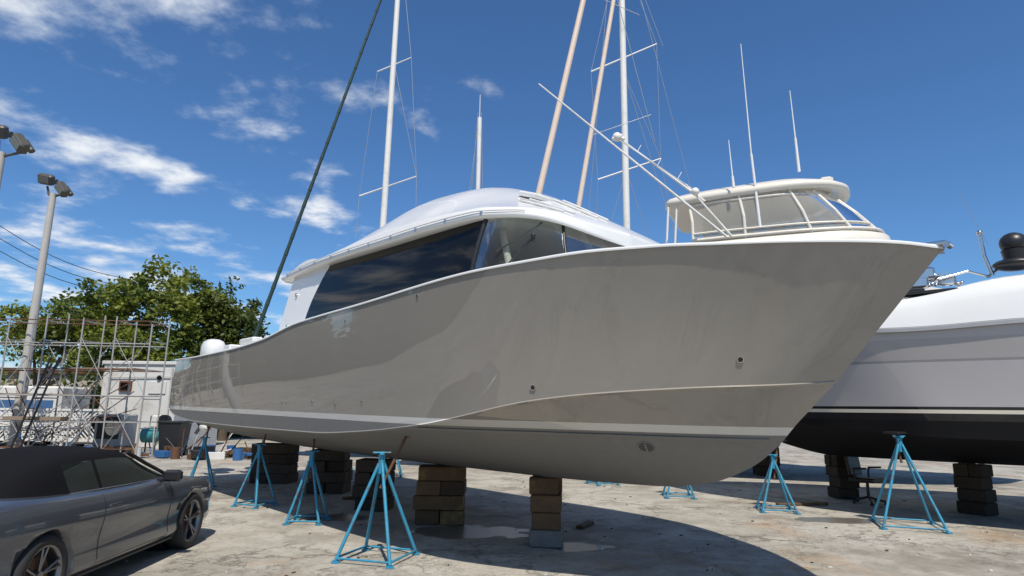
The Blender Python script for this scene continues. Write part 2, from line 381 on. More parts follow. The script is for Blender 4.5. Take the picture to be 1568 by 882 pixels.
for k,yy in enumerate((-.95,0,.95)):
    b=B(); R_=[]
    for z,sx,sy,dx in [(2.65,.22,.16,0),(2.85,.36,.24,.02),(3.1,.42,.28,.03),(3.34,.42,.27,.0),(3.47,.36,.22,-.04),(3.53,.22,.13,-.06),(3.54,.02,.02,-.06)]:
        R_.append([(-11.5+dx+sx*math.copysign(abs(math.cos(t))**.7,math.cos(t)),yy+sy*math.copysign(abs(math.sin(t))**.7,math.sin(t)),z) for t in [2*math.pi*i/24 for i in range(24)]])
    b.loft(R_,0,True,True)
    b.box((-11.45,yy,2.0),(.25,.14,1.4),0,0,.05); b.ball((-11.5,yy,1.25),.12,0,12,8,3.0,1,1); b.box((-11.1,yy,2.4),(.35,.3,.4),0,1,.03)
    for j in range(3):
        an=j*2.094; b.box((-11.9,yy+.11*math.cos(an),1.25+.11*math.sin(an)),(.03,.2,.09),0,1,M=Matrix.Rotation(an,3,'X')@Matrix.Rotation(.5,3,'Y'))
    b.obj('outboard_motor_%d'%(k+1),[white,black],boat)
# ============================================================ second yacht at right
def yrot(v): return math.atan2(v[1],v[0])
y2=empty('motor_yacht',(7.55,12.6,0),yrot((-.85,.527)))
sh=[(-13,2.1,3.3),(-6,2.35,3.3),(-2,2.3,3.25),(-.5,2.2,3.2),(.8,2.0,3.25),(2.2,1.5,3.4),(3.3,.8,3.55),(4.0,0,3.7)]
ch=[(-13,2.0,1.45),(-4,2.05,1.4),(-1,1.95,1.42),(.5,1.6,1.5),(1.8,1.0,1.65),(2.6,.45,1.85),(3.0,0,2.0)]
kl=[(-13,.95),(-2,.92),(1.,.95),(2.0,1.15),(2.6,1.5),(3.0,2.0)]
H2=Hull(sh,ch,kl,[(-13,0),(0,.03),(2.5,.1),(4,0)])
hm2=hullmat('pearl_hull_paint',(.43,.415,.42),(.010,.010,.012),(.008,.008,.009),1.70,1.93,0,extra=[(1.82,1.88,(.66,.62,.52)),(2.66,2.70,(.25,.25,.25)),(2.70,3.05,(.38,.365,.36))],bspec=.15,coat=.6,tspec=.2,rough=.4)
H2.build(y2,hm2,None,name='hull')
b=B()
for sg in (-1,1):
    pr=[];
    for i in range(60):
        a=-13+17*(1-(1-i/59)**1.6); o,z=H2.sf(a); pr.append([(a,sg*(o-.02),z+.05),(a,sg*(o+.05),z+.03),(a,sg*(o+.05),z-.03),(a,sg*(o-.02),z-.05)])
    b.loft(pr,1,True,True,False)
    R_=[]
    for i in range(60):
        a=-13+17*(1-(1-i/59)**1.6); o,z=H2.sf(a); h=pch([(-13,.75),(-2,.78),(-.5,.60),(1.5,.38),(4,.15)])(a)
        R_.append([(a,sg*o,z+.05),(a,sg*max(0,o-.06),z+h*.6),(a,sg*max(0,o-.16),z+h*.93),(a,sg*max(0,o-.28),z+h),(a,0,z+h+.12)])
    b.loft(R_,0,False,False)
b.obj('deck_and_rubrail',[white,mat('rubrail_grey',(.33,.33,.34),.4)],y2)
b=B()
b.loft([[(a,-w_,4.0),(a,-w_*.8,4.0+h),(a,w_*.8,4.0+h),(a,w_,4.0)] for a,w_,h in [(-12,1.7,1.2),(-5,1.8,1.25),(-3.4,1.7,.5),(-2.4,1.2,.12)]],0,True,True,False)
b.obj('cabin',[white],y2)
def loc2(X,Y,Z):
    p=V((X-7.55,Y-12.6)); dx=V((-.85,.527)); dy=V((-.527,-.85)); return V((p.dot(dx),p.dot(dy),Z))
b=B()
for (X,Y,Z,sx,sy,sz,mi) in [(7.15,10.9,4.08,.42,.26,.2,0),(7.35,10.8,4.24,.2,.22,.2,0),(6.95,11.0,3.92,.7,.35,.10,1),(7.1,10.7,3.86,1.1,.35,.05,1),(7.55,10.65,4.08,.26,.18,.16,0),(7.0,10.95,4.3,.5,.08,.1,0)]:
    b.box(loc2(X,Y,Z),(sx,sy,sz),random.uniform(-.15,.15),mi,.03)
b.tube(loc2(7.15,10.75,4.2),loc2(7.3,11.0,4.2),.13,None,0,18); b.tube(loc2(7.5,10.6,4.15),loc2(7.55,10.8,4.15),.10,None,0,18)
b.tube(loc2(6.9,11.0,4.52),loc2(7.75,10.6,4.0),.035,None,0,8)
b.path([loc2(6.85,11.1,4.58),loc2(7.1,11.05,4.50),loc2(7.45,10.9,4.15),loc2(7.7,10.8,4.2)],.045,0)
b.box(loc2(7.0,11.0,4.46),(.36,.06,.16),.4,0,.02); b.box(loc2(7.25,10.9,4.38),(.3,.2,.05),.8,0,.02,Matrix.Rotation(.5,3,'Y'))
b.path([loc2(7.3,10.5,4.08),loc2(7.75,10.4,4.2),loc2(8.05,10.35,4.1),loc2(8.3,10.3,4.3)],.022,0)
for i in range(10): b.ball(loc2(7.3+.05*i,10.75-.02*i,4.02+.02*(i%2)),.035,0,6,5)
b.obj('anchor_windlass',[steel,black],y2)
b=B()
b.path([loc2(6.7,11.25,4.0),loc2(6.75,11.2,4.5),loc2(6.2,11.9,4.55)],.02,0)
b.obj('bow_rail',[steel],y2)
b=B()
b.box(loc2(8.05,9.98,3.55),(.30,.03,.06),0,0,.01); b.box(loc2(8.05,9.96,3.55),(.20,.03,.03),0,1,.0)
b.obj('deck_cleat',[steel,black],y2)
b=B()
c=loc2(8.35,10.1,4.62)
b.ball(c,.2,0,20,10,1,1,.9); b.tube(c-V((0,0,.3)),c-V((0,0,.12)),.16,.19,0,16); b.ball(c-V((0,0,.36)),.3,0,20,10,1.1,1.,.35)
c2=loc2(8.05,10.25,4.55); b.path([c2+V((0,0,-.45)),c2+V((.08,0,-.1)),c2+V((.1,0,.25))],.03,1); b.ball(c2+V((.1,0,.3)),.05,1)
b.tube(loc2(8.0,10.2,4.62),loc2(7.55,10.1,5.5),.004,None,1,5)
b.obj('searchlight',[black,steel],y2)
# ============================================================ flybridge boat behind
g=V((.91,-.414))
fb=empty('flybridge_boat',(4.9,18.2,0),yrot(g))
sh=[(-4,2.2,4.0),(2,2.4,4.1),(6,2.2,4.6),(9,1.2,5.0),(10.6,0,5.2)]
ch=[(-4,2.1,1.9),(3,2.1,1.9),(6.5,1.5,2.2),(8.5,.6,2.6),(9.2,0,2.9)]
kl=[(-4,1.2),(5,1.1),(7.5,1.5),(8.8,2.3),(9.2,2.9)]
H3=Hull(sh,ch,kl,[(-4,0),(2,.02),(8,.2),(10.6,0)])
fbm=hullmat('cream_hull_paint',(.62,.60,.54),(.6,.58,.5),(.02,.03,.05),2.1,2.2,0)
bb=H3.build(fb,fbm,None,name='hull'); bb.location=(0,1.7,0)
cream=mat('cream_gelcoat',(.70,.65,.56),.3,coat=.3,var=.05)
b=B()
b.loft([[(a,-w_,z0),(a,-w_*.93,z1),(a,w_*.93,z1),(a,w_,z0)] for a,w_,z0,z1 in [(-.3,1.75,4.0,5.9),(3.8,1.85,4.0,5.95),(5.6,1.6,4.3,5.2),(7.2,1.1,4.6,4.9)]],0,True,True,False)
ol=pch([(0,.6,1.72),(1,2.5,1.75),(2,4.2,1.65),(3,5.2,1.25),(4,5.7,.6),(5,5.8,0)])
P1=[ol(5*i/20) for i in range(21)]
def ring(sc_,z,dx=0): return [(x_*1+dx,-y_*sc_,z) for x_,y_ in P1]+[(x_+dx,y_*sc_,z) for x_,y_ in P1[:-1][::-1]]
b.loft([ring(1,5.8,-.15),ring(1.03,6.4),ring(1.0,6.68,-.05),ring(.93,6.76,-.15)],0,True,True,True)
bo=b.obj('cabin_and_flybridge',[cream],fb); bo.location=(0,1.7,0)
b=B()
ol2=pch([(0,-.35,1.3),(1,-.2,1.65),(2,1.5,1.8),(3,3.2,1.75),(4,4.3,1.35),(5,4.75,.7),(6,4.85,0)])
P2=[ol2(6*i/24) for i in range(25)]
def ring2(sc_,z0,cr,dx=0): return [(x_*sc_+dx,-y_*sc_,z0+.12*(x_/4.8)+cr) for x_,y_ in P2]+[(x_*sc_+dx,y_*sc_,z0+.12*(x_/4.8)+cr) for x_,y_ in P2[:-1][::-1]]
b.loft([ring2(.96,7.95,0,.05),ring2(1,8.0,0),ring2(1,8.12,0),ring2(.96,8.2,0,.05),ring2(.8,8.36,0,.3),ring2(.45,8.48,0,.9),ring2(.02,8.52,0,2.)],0,True,True,True)
b.box((4.2,-.7,8.42),(.35,.5,.2),0,0,.06)
bo=b.obj('hardtop',[cream],fb); bo.location=(0,1.7,0)
b=B();fr=B()
ub=pch([(0,.5,1.68),(1,1.7,1.72),(2,3.1,1.70),(3,4.5,1.5),(4,5.35,1.0),(5,5.65,0)])
ut=pch([(0,.4,1.55),(1,1.6,1.68),(2,2.8,1.66),(3,3.7,1.4),(4,4.2,.9),(5,4.4,0)])
for sg in (-1,1):
    R_=[]
    for i in range(26):
        u=5*i/25; a=ub(u);c=ut(u); R_.append([(a[0],sg*a[1],6.72),((a[0]+c[0])/2+.05,sg*((a[1]+c[1])/2+.05),7.35),(c[0],sg*c[1],8.0)])
    b.loft(R_,0,False,False)
    for u in (0,1.2,2.4,3.2,4.1):
        a=ub(u);c=ut(u); fr.path([(a[0],sg*a[1],6.72),((a[0]+c[0])/2+.05,sg*((a[1]+c[1])/2+.06),7.35),(c[0],sg*c[1],8.02)],.045,0,6)
    fr.path([((r[0][0]*.62+r[1][0]*.38),(r[0][1]*.62+r[1][1]*.38)*1.01,6.98) for r in R_],.03,0,5)
    fr.path([(r[0][0],r[0][1]*1.01,6.78) for r in R_],.05,0,5)
    fr.path([(r[2][0],r[2][1]*1.01,7.9) for r in R_],.035,0,5)
for (x0,z0) in ((-.2,7.95),(.05,7.95)):
    fr.tube((x0,-1.6,z0),(x0-.15,-1.6,6.0),.035,None,1)
fr.box((1.6,-.3,7.15),(.5,.7,.7),0,1,.1); fr.box((2.8,.2,7.1),(.6,1.2,.5),0,1,.1); fr.box((2.0,.5,7.3),(.2,.6,.7),0,1,.1)
bo=b.obj('clear_enclosure',[vinyl],fb); bo.location=(0,1.7,0)
bo=fr.obj('enclosure_frames',[cream,white],fb); bo.location=(0,1.7,0)
def W(xs,zs,Y): return V((xs*Y/10,Y,1.8+zs*Y/10))
def Lc(p,emp):
    M=Matrix.Translation(emp.location)@Matrix.Rotation(emp.rotation_euler.z,4,'Z'); return M.inverted()@V(p)
b=B()
f_=lambda xs,zs,Y: Lc(W(xs,zs,Y),fb)
for a,c in [((3.53,2.85),(.42,5.55)),((3.62,2.85),(2.9,3.75)),((3.2,3.45),(1.72,4.62))]:
    b.tube(f_(*a,17.3),f_(*c,17.3),.04,.02,0,6)
b.tube(f_(3.1,3.6,17.3),f_(1.76,4.55,17.25),.012,None,0,5)
for s_ in (.25,.5,.75):
    q=W(1.76,4.55,17.3).lerp(W(3.1,3.6,17.3),s_); b.tube(Lc(q,fb),Lc(q+V((.12,0,.22)),fb),.012,None,0,5)
b.ball(f_(1.76,4.58,17.3),.14,0,10,6)
for k in range(5):
    b.ball(f_(1.70+.04*k,4.55+.05*(k%2),17.3),.07,0,6,5)
b.ball(f_(3.05,3.62,17.2),.12,0,8,6)
b.obj('outrigger',[alum],fb)
b=B()
for a,m_,c in [((4.10,3.02),(4.03,4.3),(3.97,6.36)),((4.82,4.0),(4.80,4.6),(4.77,5.48)),((3.70,3.7),(3.69,3.9),(3.66,4.55))]:
    b.tube(f_(*a,17.2),f_(*m_,17.2),.045,.035,0,8); b.tube(f_(*m_,17.2),f_(*c,17.2),.022,.012,0,6)
b.obj('antennas',[white],fb)
# ============================================================ sailboats
def sailboat(X,Y,rz,L,deck,name='sailboat'):
    e=empty(name,(X,Y,0),rz); h=L/2
    sh=[(-h,.9,deck),(-h*.4,1.5,deck-.1),(h*.3,1.4,deck),(h*.75,.7,deck+.1),(h,0,deck+.2)]
    ch=[(-h+.6,.6,1.5),(-h*.3,1.1,1.35),(h*.3,.9,1.4),(h*.65,.35,1.55),(h*.85,0,1.8)]
    kl=[(-h+.6,1.4),(0,1.05),(h*.5,1.2),(h*.85,1.8)]
    hh=Hull(sh,ch,kl,[(-h,-.05),(h,0)])
    hh.build(e,hullmat('sailboat_paint',(.6,.6,.6),(.05,.1,.25),(.03,.05,.10),1.6,1.7,0),None,40,name='hull')
    b=B()
    b.loft([[(a,-o,z),(a,0,z+.08),(a,o,z)] for a in [-h+2*h*i/20 for i in range(21)] for o,z in [hh.sf(a)]],0,False,False)
    b.loft([[(a,-w_,deck),(a,-w_*.8,deck+q),(a,w_*.8,deck+q),(a,w_,deck)] for a,w_,q in [(-1.5,.9,.4),(1,.9,.4),(2.2,.6,.15)]],0,True,True,False)
    b.add([(-.8,-.1,1.2),(1.2,-.1,1.2),(.9,-.06,.3),(-.6,-.06,.3),(-.8,.1,1.2),(1.2,.1,1.2),(.9,.06,.3),(-.6,.06,.3)],[[0,1,2,3],[7,6,5,4],[3,2,6,7],[0,3,7,4],[1,5,6,2]])
    b.obj('deck_and_keel',[whited],e)
    return e
def rig(e,pts_thick,wires,name='mast_and_rigging',mats=None,wr=.012):
    b=B()
    for a,c,r,r2 in pts_thick: b.tube(Lc(a,e),Lc(c,e),r,r2,0,10)
    for a,c in wires: b.tube(Lc(a,e),Lc(c,e),wr,None,1,5)
    b.obj(name,mats or [alum,rope],e)
s1=sailboat(-4.3,24,math.pi,12.4,2.7)
Y=24; top=V((-5.02,24,21.5))
rig(s1,[((-5.22,Y,2.7),top,.14,.105),(W(-2.57,3.47,Y),W(-1.63,3.83,Y),.035,.025),(W(-2.39,5.74,Y),W(-1.81,6.02,Y),.03,.02)],
 [(W(-1.63,3.83,Y),W(-1.81,6.02,Y)),(W(-1.81,6.02,Y),top),(W(-2.57,3.47,Y),W(-2.39,5.74,Y)),(W(-1.63,3.83,Y),V((-3.6,23.4,2.7))),(W(-2.57,3.47,Y),V((-6.2,23.4,2.7))),(W(-2.16,3.2,Y),V((-3.9,23.2,2.7))),(W(-2.1,5.9,Y),W(-1.63,3.83,Y)) ])
b=B(); b.tube(Lc((-10.25,24,2.95),s1),Lc((-5.35,24,20.4),s1),.085,.05,0,8)
for i in range(26):
    q=V((-10.25,24,2.95)).lerp(V((-5.35,24,20.4)),i/26); b.tube(Lc(q,s1),Lc(q+V((.06,0,.22)),s1),.095-.035*i/26,.09-.035*i/26,0,8)
b.obj('furled_headsail',[wire_dark],s1)
s2=sailboat(4.6,27,math.radians(100),11,2.8)
Y=27; top=W(1.9,7.9,Y)
rig(s2,[((5.08,Y,2.7),top,.17,.14),(W(1.42,3.81,Y),W(2.49,4.20,Y),.04,.03),(W(1.33,5.79,Y),W(2.49,6.34,Y),.04,.03)],
 [(W(2.49,4.20,Y),W(2.49,6.34,Y)),(W(1.42,3.81,Y),W(1.33,5.79,Y)),(W(2.49,6.34,Y),W(2.0,7.9,Y)),(W(1.33,5.79,Y),W(1.8,7.9,Y)),(W(2.49,4.2,Y),W(2.7,2.6,Y)),(W(1.42,3.81,Y),W(1.35,2.5,Y)),(W(1.9,5.8,Y),W(2.49,4.2,Y)),(W(1.9,5.8,Y),W(2.75,2.6,Y)),(W(1.9,4.0,Y),W(2.3,2.6,Y)),(W(1.9,4.0,Y),W(1.5,2.6,Y)),(W(2.1,7.9,Y),W(2.6,6.3,Y)),(W(2.1,7.9,Y),W(3.2,2.6,Y)),(W(1.7,7.9,Y),W(1.2,2.6,Y))])
s3=sailboat(-2.3,36,math.radians(80),10,2.6)
Y=36
rig(s3,[((-2.12,Y,2.6),W(-.59,4.9,Y),.16,.13),(W(-.59,4.9,Y),W(-.59,5.33,Y),.03,.02)],[(W(-.62,5.0,Y),W(-.72,3.2,Y)),(W(-.56,5.0,Y),W(-.5,3.2,Y)),(W(-.59,5.0,Y),W(-.8,2.9,Y))],wr=.02)
s4=sailboat(1.2,20.5,0,9.5,2.6,'ketch')
def ext(a,c,k): return V(a)+(V(c)-V(a))*k
Y=20.5
a,c=W(.44,3.6,Y),W(1.21,7.18,Y); a2,c2=W(1.12,3.49,Y),W(1.75,7.19,Y)
rig(s4,[(ext(a,c,-.85),ext(a,c,1.12),.125,.10),(ext(a2,c2,-.85),ext(a2,c2,1.1),.10,.075)],[(ext(a,c,1.05),W(2.2,6.9,Y)),(ext(a2,c2,.3),W(2.35,5.0,Y)),(ext(a2,c2,1.05),W(2.4,4.5,Y))],mats=[tan,rope])
# ============================================================ jack stands
def stand(X,Y,zt,spread,pad=None,rot=0.,hfrac=.68):
    e=empty('boat_jack_stand',(X,Y,0),rot); b=B()
    pad=V(pad) if pad else V((X,Y,zt)); Rm=Matrix.Rotation(-rot,3,'Z'); pl=Rm@(pad-V((X,Y,0)))
    za=zt*hfrac; ap=V((0,0,za)); feet=[V((spread*math.cos(t),spread*math.sin(t),.025)) for t in (.3,.3+math.pi/2,.3+math.pi,.3+1.5*math.pi)]
    for f in feet:
        b.tube(f,ap+V((f.x,f.y,0))*.06+V((0,0,.0)),.021,.021,0,8); b.box(f-V((0,0,.012)),(.09,.09,.02),0,0)
    for i in range(4):
        b.tube(feet[i]+V((0,0,.03)),feet[(i+1)%4]+V((0,0,.03)),.014,None,0,6)
    b.tube(ap-V((0,0,.12)),ap+V((0,0,.10)),.042,None,0,12)
    b.tube(ap-V((0,0,.3)),pl-V((0,0,.05)),.019,None,1,8)
    b.box(ap+V((0,0,.12)),(.06,.16,.04),0,0,.01); b.tube(ap+V((-.11,0,.13)),ap+V((.11,0,.13)),.011,None,0,6)
    b.box(pl-V((0,0,.03)),(.26,.26,.035),.4,2,.01); b.tube(pl-V((0,0,.12)),pl-V((0,0,.04)),.035,.06,1,8)
    b.obj('tripod_frame',[blue,rust,black],e)
stand(-1.6,8.1,1.6,.50,(-1.30,8.22,1.55),.2,.70)
stand(-3.21,10.5,1.42,.36,(-3.2,10.55,1.42),.5)
stand(-4.68,12.1,1.42,.36,(-4.62,12.2,1.42),.1)
stand(-6.86,14.5,1.42,.36,(-6.85,14.6,1.42),.8)
stand(4.98,12.25,1.3,.42,(5.15,12.4,1.3),.3)
stand(6.5,10.75,1.52,.62,(6.5,10.85,1.52),.15,.86)
stand(3.61,14.0,1.4,.40,None,.4); stand(2.3,16.2,1.4,.4,None,.9); stand(13.8,19.4,1.5,.45,None,.3)
stand(-3.2,17.5,1.4,.4,None,.6); stand(-5.0,19.0,1.4,.4,None,.2); stand(9.6,9.2,1.5,.5,None,.3)
# ============================================================ keel blocks
wood=mat('weathered_timber',(.13,.072,.032),.8,var=.5,scale=5,bump=.8,bscale=18,dirt=(.28,.17,.05),dscale=2.5,isl=.8)
wood2=mat('dark_timber',(.055,.038,.026),.85,var=.5,scale=5,bump=.8,bscale=18,isl=.7)
conc=mat('concrete_block',(.16,.15,.14),.9,var=.35,scale=8,bump=.6)
def cribbing(X,Y,w_,d_,h,rz,base=True,n_=3,dark=False):
    e=empty('keel_block_stack',(X,Y,0),rz); b=B(); z=0
    hh=h/(n_)
    for i in range(n_):
        if i==0 and base:
            b.box((0,0,hh/2),(w_*1.05,d_*1.02,hh-.006),random.uniform(-.05,.05),2,.02)
        else:
            k=1 if w_<.6 else 2; ax=i%2
            if i==n_-1: k=2
            for j in range(k):
                if ax: b.box((random.uniform(-.04,.04),(j-(k-1)/2)*d_/k,z+hh/2),(w_*random.uniform(.92,1.08),d_/k-.012,hh-.008),random.uniform(-.05,.05),random.choice((0,0,1)),.012)
                else: b.box(((j-(k-1)/2)*w_/k,random.uniform(-.04,.04),z+hh/2),(w_/k-.012,d_*random.uniform(.92,1.08),hh-.008),random.uniform(-.05,.05),random.choice((0,0,1)),.012)
        z+=hh
    b.obj('timber_blocks',[wood2 if dark else wood,wood2 if dark else wood,conc if not dark else wood2],e)
cribbing(.51,9.0,.42,.42,.90,RZ+.75,True,4)
cribbing(-1.10,10.6,.78,.5,.89,RZ+.85,False,4)
cribbing(-2.45,11.9,.6,.5,.88,RZ+.7,False,4,True)
cribbing(-3.9,14.1,.8,.6,.9,RZ+.8,False,4,True)
cribbing(-5.7,15.75,.95,.6,.92,RZ+.7,False,4,True)
cribbing(7.25,14.2,.42,.5,.9,0,True,4,True); cribbing(8.7,12.2,.4,.5,.9,.5,True,4,True); cribbing(11.5,10.4,.5,.5,.9,.5,True,4,True)
cribbing(1.2,20.5,.5,.5,.3,0,False,2,True); cribbing(-4.3,24,.6,.6,.3,0,False,2,True); cribbing(7.5,19,.6,.6,1.1,0,False,4,True); cribbing(4.6,27,.6,.6,.3,0,False,2,True); cribbing(-2.3,36,.6,.6,.3,0,False,2,True)
# ============================================================ office chair
e=empty('office_chair',(7.3,13.3,0),.6); b=B()
for i in range(5):
    t=i*2*math.pi/5; b.tube((0,0,.14),(.3*math.cos(t),.3*math.sin(t),.07),.025,.018,0,6); b.ball((.3*math.cos(t),.3*math.sin(t),.035),.035,0,8,6)
b.tube((0,0,.12),(0,0,.45),.03,None,0); b.box((0,0,.48),(.5,.5,.09),0,0,.04)
b.box((0,.27,.85),(.46,.07,.6),0,0,.035,M=Matrix.Rotation(-.15,3,'X')); b.tube((0,.2,.45),(0,.27,.65),.025,None,0)
for sg in(-1,1): b.path([(sg*.26,.1,.5),(sg*.3,.1,.7),(sg*.3,-.15,.72)],.02,0)
b.obj('seat_and_base',[black],e)
# ============================================================ car
car=empty('convertible_car',(-4.98,7.1,0),.04)
paint=mat('grey_car_paint',(.085,.095,.115),.32,metal=.5,coat=1.,var=.04)
softtop=mat('black_soft_top',(.008,.008,.009),.9,var=.3,scale=60,bump=.3,bscale=200,spec=.1)
carglass=mat('car_window_glass',(.012,.016,.014),.03,var=.2,spec=.5)
rubber=mat('tyre_rubber',(.02,.02,.02),.8,var=.2); alloy=mat('alloy_wheel',(.22,.22,.23),.3,metal=.9); red=mat('tail_light',(.35,.01,.01),.15,coat=1)
st=[(-2.42,.62,.42,.80,.82),(-2.36,.78,.34,.90,.93),(-2.15,.88,.27,.97,1.03),(-1.7,.94,.22,.98,1.04),(-1.2,.955,.20,.965,1.0),(-.5,.95,.19,.935,.96),(.2,.945,.19,.92,.95),(.75,.945,.20,.90,.98),(1.3,.945,.21,.87,.93),(1.8,.92,.22,.82,.87),(2.15,.85,.24,.74,.78),(2.36,.70,.26,.64,.67),(2.45,.48,.32,.56,.58)]
fs=pch(st); b=B(); R_=[]
def prof_half(hw,zs,zw,zt):
    k=[(.80,0),(.95,.04),(.985,.16),(.972,.30),(.968,.42),(.982,.55),(1.0,.68),(1.0,.74),(.985,.86),(.955,.95),(.92,1.0)]
    return [(0,zs)]+[(hw*a_,zs+(zw-zs)*c_) for a_,c_ in k]+[(hw*.85,zw+(zt-zw)*.45),(hw*.6,zw+(zt-zw)*.85),(hw*.3,zt),(0,zt)]
for i in range(81):
    y_=-2.42+4.87*i/80; half=prof_half(*fs(y_))
    R_.append([(x_,y_,z_) for x_,z_ in half]+[(-x_,y_,z_) for x_,z_ in half[1:-1][::-1]])
b.loft(R_,0,True,True)
body=b.obj('body',[paint],car,fixn=True)
WH=[(-1.38,.345),(1.41,.345)]
cutters=[]
for y_,_ in WH:
    c_=B(); c_.tube((-1.2,y_,.34),(1.2,y_,.34),.385,None,0,48); cutters.append(c_.obj('cut',[black],car,fixn=True))
bpy.context.view_layer.update()
for c_ in cutters:
    md=body.modifiers.new('b','BOOLEAN'); md.object=c_; md.operation='DIFFERENCE'; md.solver='EXACT'
dg=bpy.context.evaluated_depsgraph_get(); me=bpy.data.meshes.new_from_object(body.evaluated_get(dg)); body.modifiers.clear(); body.data=me
for c_ in cutters: bpy.data.objects.remove(c_,do_unlink=True)
b=B()
for y_,_ in WH:
    b.tube((-.7,y_,.34),(.7,y_,.34),.375,None,0,32)
b.obj('wheel_wells',[black],car)
for k,(y_,_) in enumerate(WH):
    for sg in (-1,1):
        b=B(); X0=sg*.94; X1=sg*.72
        prof=[(X1,.20),(X1,.315),(X1+sg*.03,.34),(X0-sg*.03,.34),(X0,.315),(X0+sg*.004,.262),(X0-sg*.01,.25)]
        b.loft([[(px_,y_+r*math.cos(t),.345+r*math.sin(t)) for px_,r in prof] for t in [2*math.pi*i/40 for i in range(41)]],0,False,False)
        prof=[(X0-sg*.01,.25),(X0-sg*.012,.235),(X0-sg*.06,.228),(X0-sg*.12,.225)]
        b.loft([[(px_,y_+r*math.cos(t),.345+r*math.sin(t)) for px_,r in prof] for t in [2*math.pi*i/40 for i in range(41)]],1,False,False)
        b.tube((X0-sg*.13,y_,.345),(X0-sg*.12,y_,.345),.226,None,2,32); b.tube((X0-sg*.12,y_,.345),(X0-sg*.075,y_,.345),.16,None,3,32)
        for j in range(5):
            for dd in (-.14,.14):
                t=j*2*math.pi/5+.3; b.tube((X0-sg*.05,y_+.04*math.cos(t),.345+.04*math.sin(t)),(X0-sg*.02,y_+.235*math.cos(t+dd),.345+.235*math.sin(t+dd)),.015,.011,1,6)
        b.tube((X0-sg*.07,y_,.345),(X0-sg*.03,y_,.345),.05,.04,1,16)
        b.obj('wheel_%d'%(2*k+(sg>0)+1),[rubber,alloy,black,rust],car)
gh=[(-1.72,.72,1.0,.55,1.03),(-1.45,.76,.98,.60,1.17),(-1.05,.78,.965,.62,1.29),(-.55,.79,.95,.62,1.335),(-.1,.79,.94,.60,1.335),(.28,.785,.93,.58,1.30),(.6,.78,.93,.62,1.14),(1.02,.74,.93,.66,.955)]
gf=pch(gh); b=B(); R_=[]; ys=[-1.72+2.74*i/48 for i in range(49)]
for y_ in ys:
    bw,bz,tw,tz=gf(y_); hgt=tz-bz
    half=[(bw+.02,bz-.03),(bw,bz),(bw-(bw-tw)*.35,bz+hgt*.35),(bw-(bw-tw)*.75,bz+hgt*.74),(tw-.03,bz+hgt*.90),(tw*.75,tz-.012),(tw*.35,tz+.012),(0,tz+.018)]
    R_.append([(x_,y_,z_) for x_,z_ in half]+[(-x_,y_,z_) for x_,z_ in half[:-1][::-1]])
def mif(j,i):
    y_=ys[j]; i=min(i,13-i)
    if y_>.32: return 1 if i>=2 else (1 if y_<.95 else 0)
    if i in (1,2) and y_>-.95 and not (-.50<y_<-.44): return 1
    return 0
b.loft(R_,0,False,False,True,mif); b.obj('soft_top_and_windows',[softtop,carglass],car)
b=B()
for sg in(-1,1):
    b.path([(sg*.60,.30,1.27),(sg*.66,.62,1.12),(sg*.735,1.0,.955)],.022,1,8)
    b.box((sg*1.0,.62,.98),(.20,.11,.13),0,1,.05); b.box((sg*.88,.64,.93),(.14,.05,.04),0,1,.01)
    b.box((sg*.945,-.42,.80),(.02,.20,.028),0,0,.008)
    b.path([(sg*.80,-.95,.965),(sg*.805,0,.945),(sg*.79,.7,.93)],.009,2,6)
    def bodyx(y_,z_):
        h_=prof_half(*fs(y_))[1:12]
        for (xa,za),(xb,zb) in zip(h_[:-1],h_[1:]):
            if za<=z_<=zb: return xa+(xb-xa)*(z_-za)/(zb-za)
        return h_[-1][0]
    for yy in (-.62,.78):
        b.path([(sg*(bodyx(yy+(.06*(z_-.3) if yy<0 else 0),z_)+.0005),yy+(.06*(z_-.3) if yy<0 else 0),z_) for z_ in [.28+.64*i/14 for i in range(15)]],.004,1,5)
    b.path([(sg*(bodyx(y_,.28)+.0),y_,.28) for y_ in [-.62+1.4*i/10 for i in range(11)]],.004,1,5)
    b.path([(sg*(bodyx(y_,.24)-.008),y_,.225) for y_ in [-.95+1.9*i/10 for i in range(11)]],.022,1,6)
    b.box((sg*.74,-2.33,.77),(.30,.10,.11),sg*.35,3,.03)
    b.box((sg*.70,2.24,.60),(.26,.12,.08),-sg*.6,2,.03)
    b.box((sg*.925,1.02,.58),(.02,.07,.10),0,1,.01)
b.box((0,-2.41,.42),(1.2,.06,.2),0,1,.03)
b.obj('trim_and_mirrors',[paint,black,steel,red],car)
# ============================================================ lamps
cpole=mat('concrete_pole',(.42,.40,.37),.85,var=.15,scale=2); lhous=mat('floodlight_housing',(.07,.065,.055),.5); llens=mat('lamp_lens',(.16,.16,.16),.2)
def lamp(X,Y,zt,heads,r=.15):
    e=empty('floodlight_pole',(X,Y,0)); b=B()
    b.tube((0,0,0),(0,0,zt),r*1.25,r*.75,0,12)
    for (hx,hz,tilt) in heads:
        b.path([(0,0,zt-.15),(hx*.6,0,zt-.05),(hx,0,hz-.25)],.04,1,6)
        M=Matrix.Rotation(tilt,3,'Y')@Matrix.Rotation(.5,3,'X')
        b.box((hx,-.1,hz),(.58,.28,.40),0,1,.05,M); b.box(V((hx,-.1,hz))+M@V((0,-.145,-.0)),(.40,.02,.24),0,2,0,M)
        b.tube(V((hx,.1,hz))+M@V((-.2,.1,0)),V((hx,.1,hz))+M@V((.2,.1,0)),.1,None,1,10)
    b.obj('pole_and_floodlights',[cpole,lhous,llens],e)
lamp(-18.05,23.5,9.9,[(-.28,10.45,.2),(.40,10.05,.9)])
lamp(-15.6,18.0,9.3,[(-.15,9.95,.2),(.6,9.55,.9)])
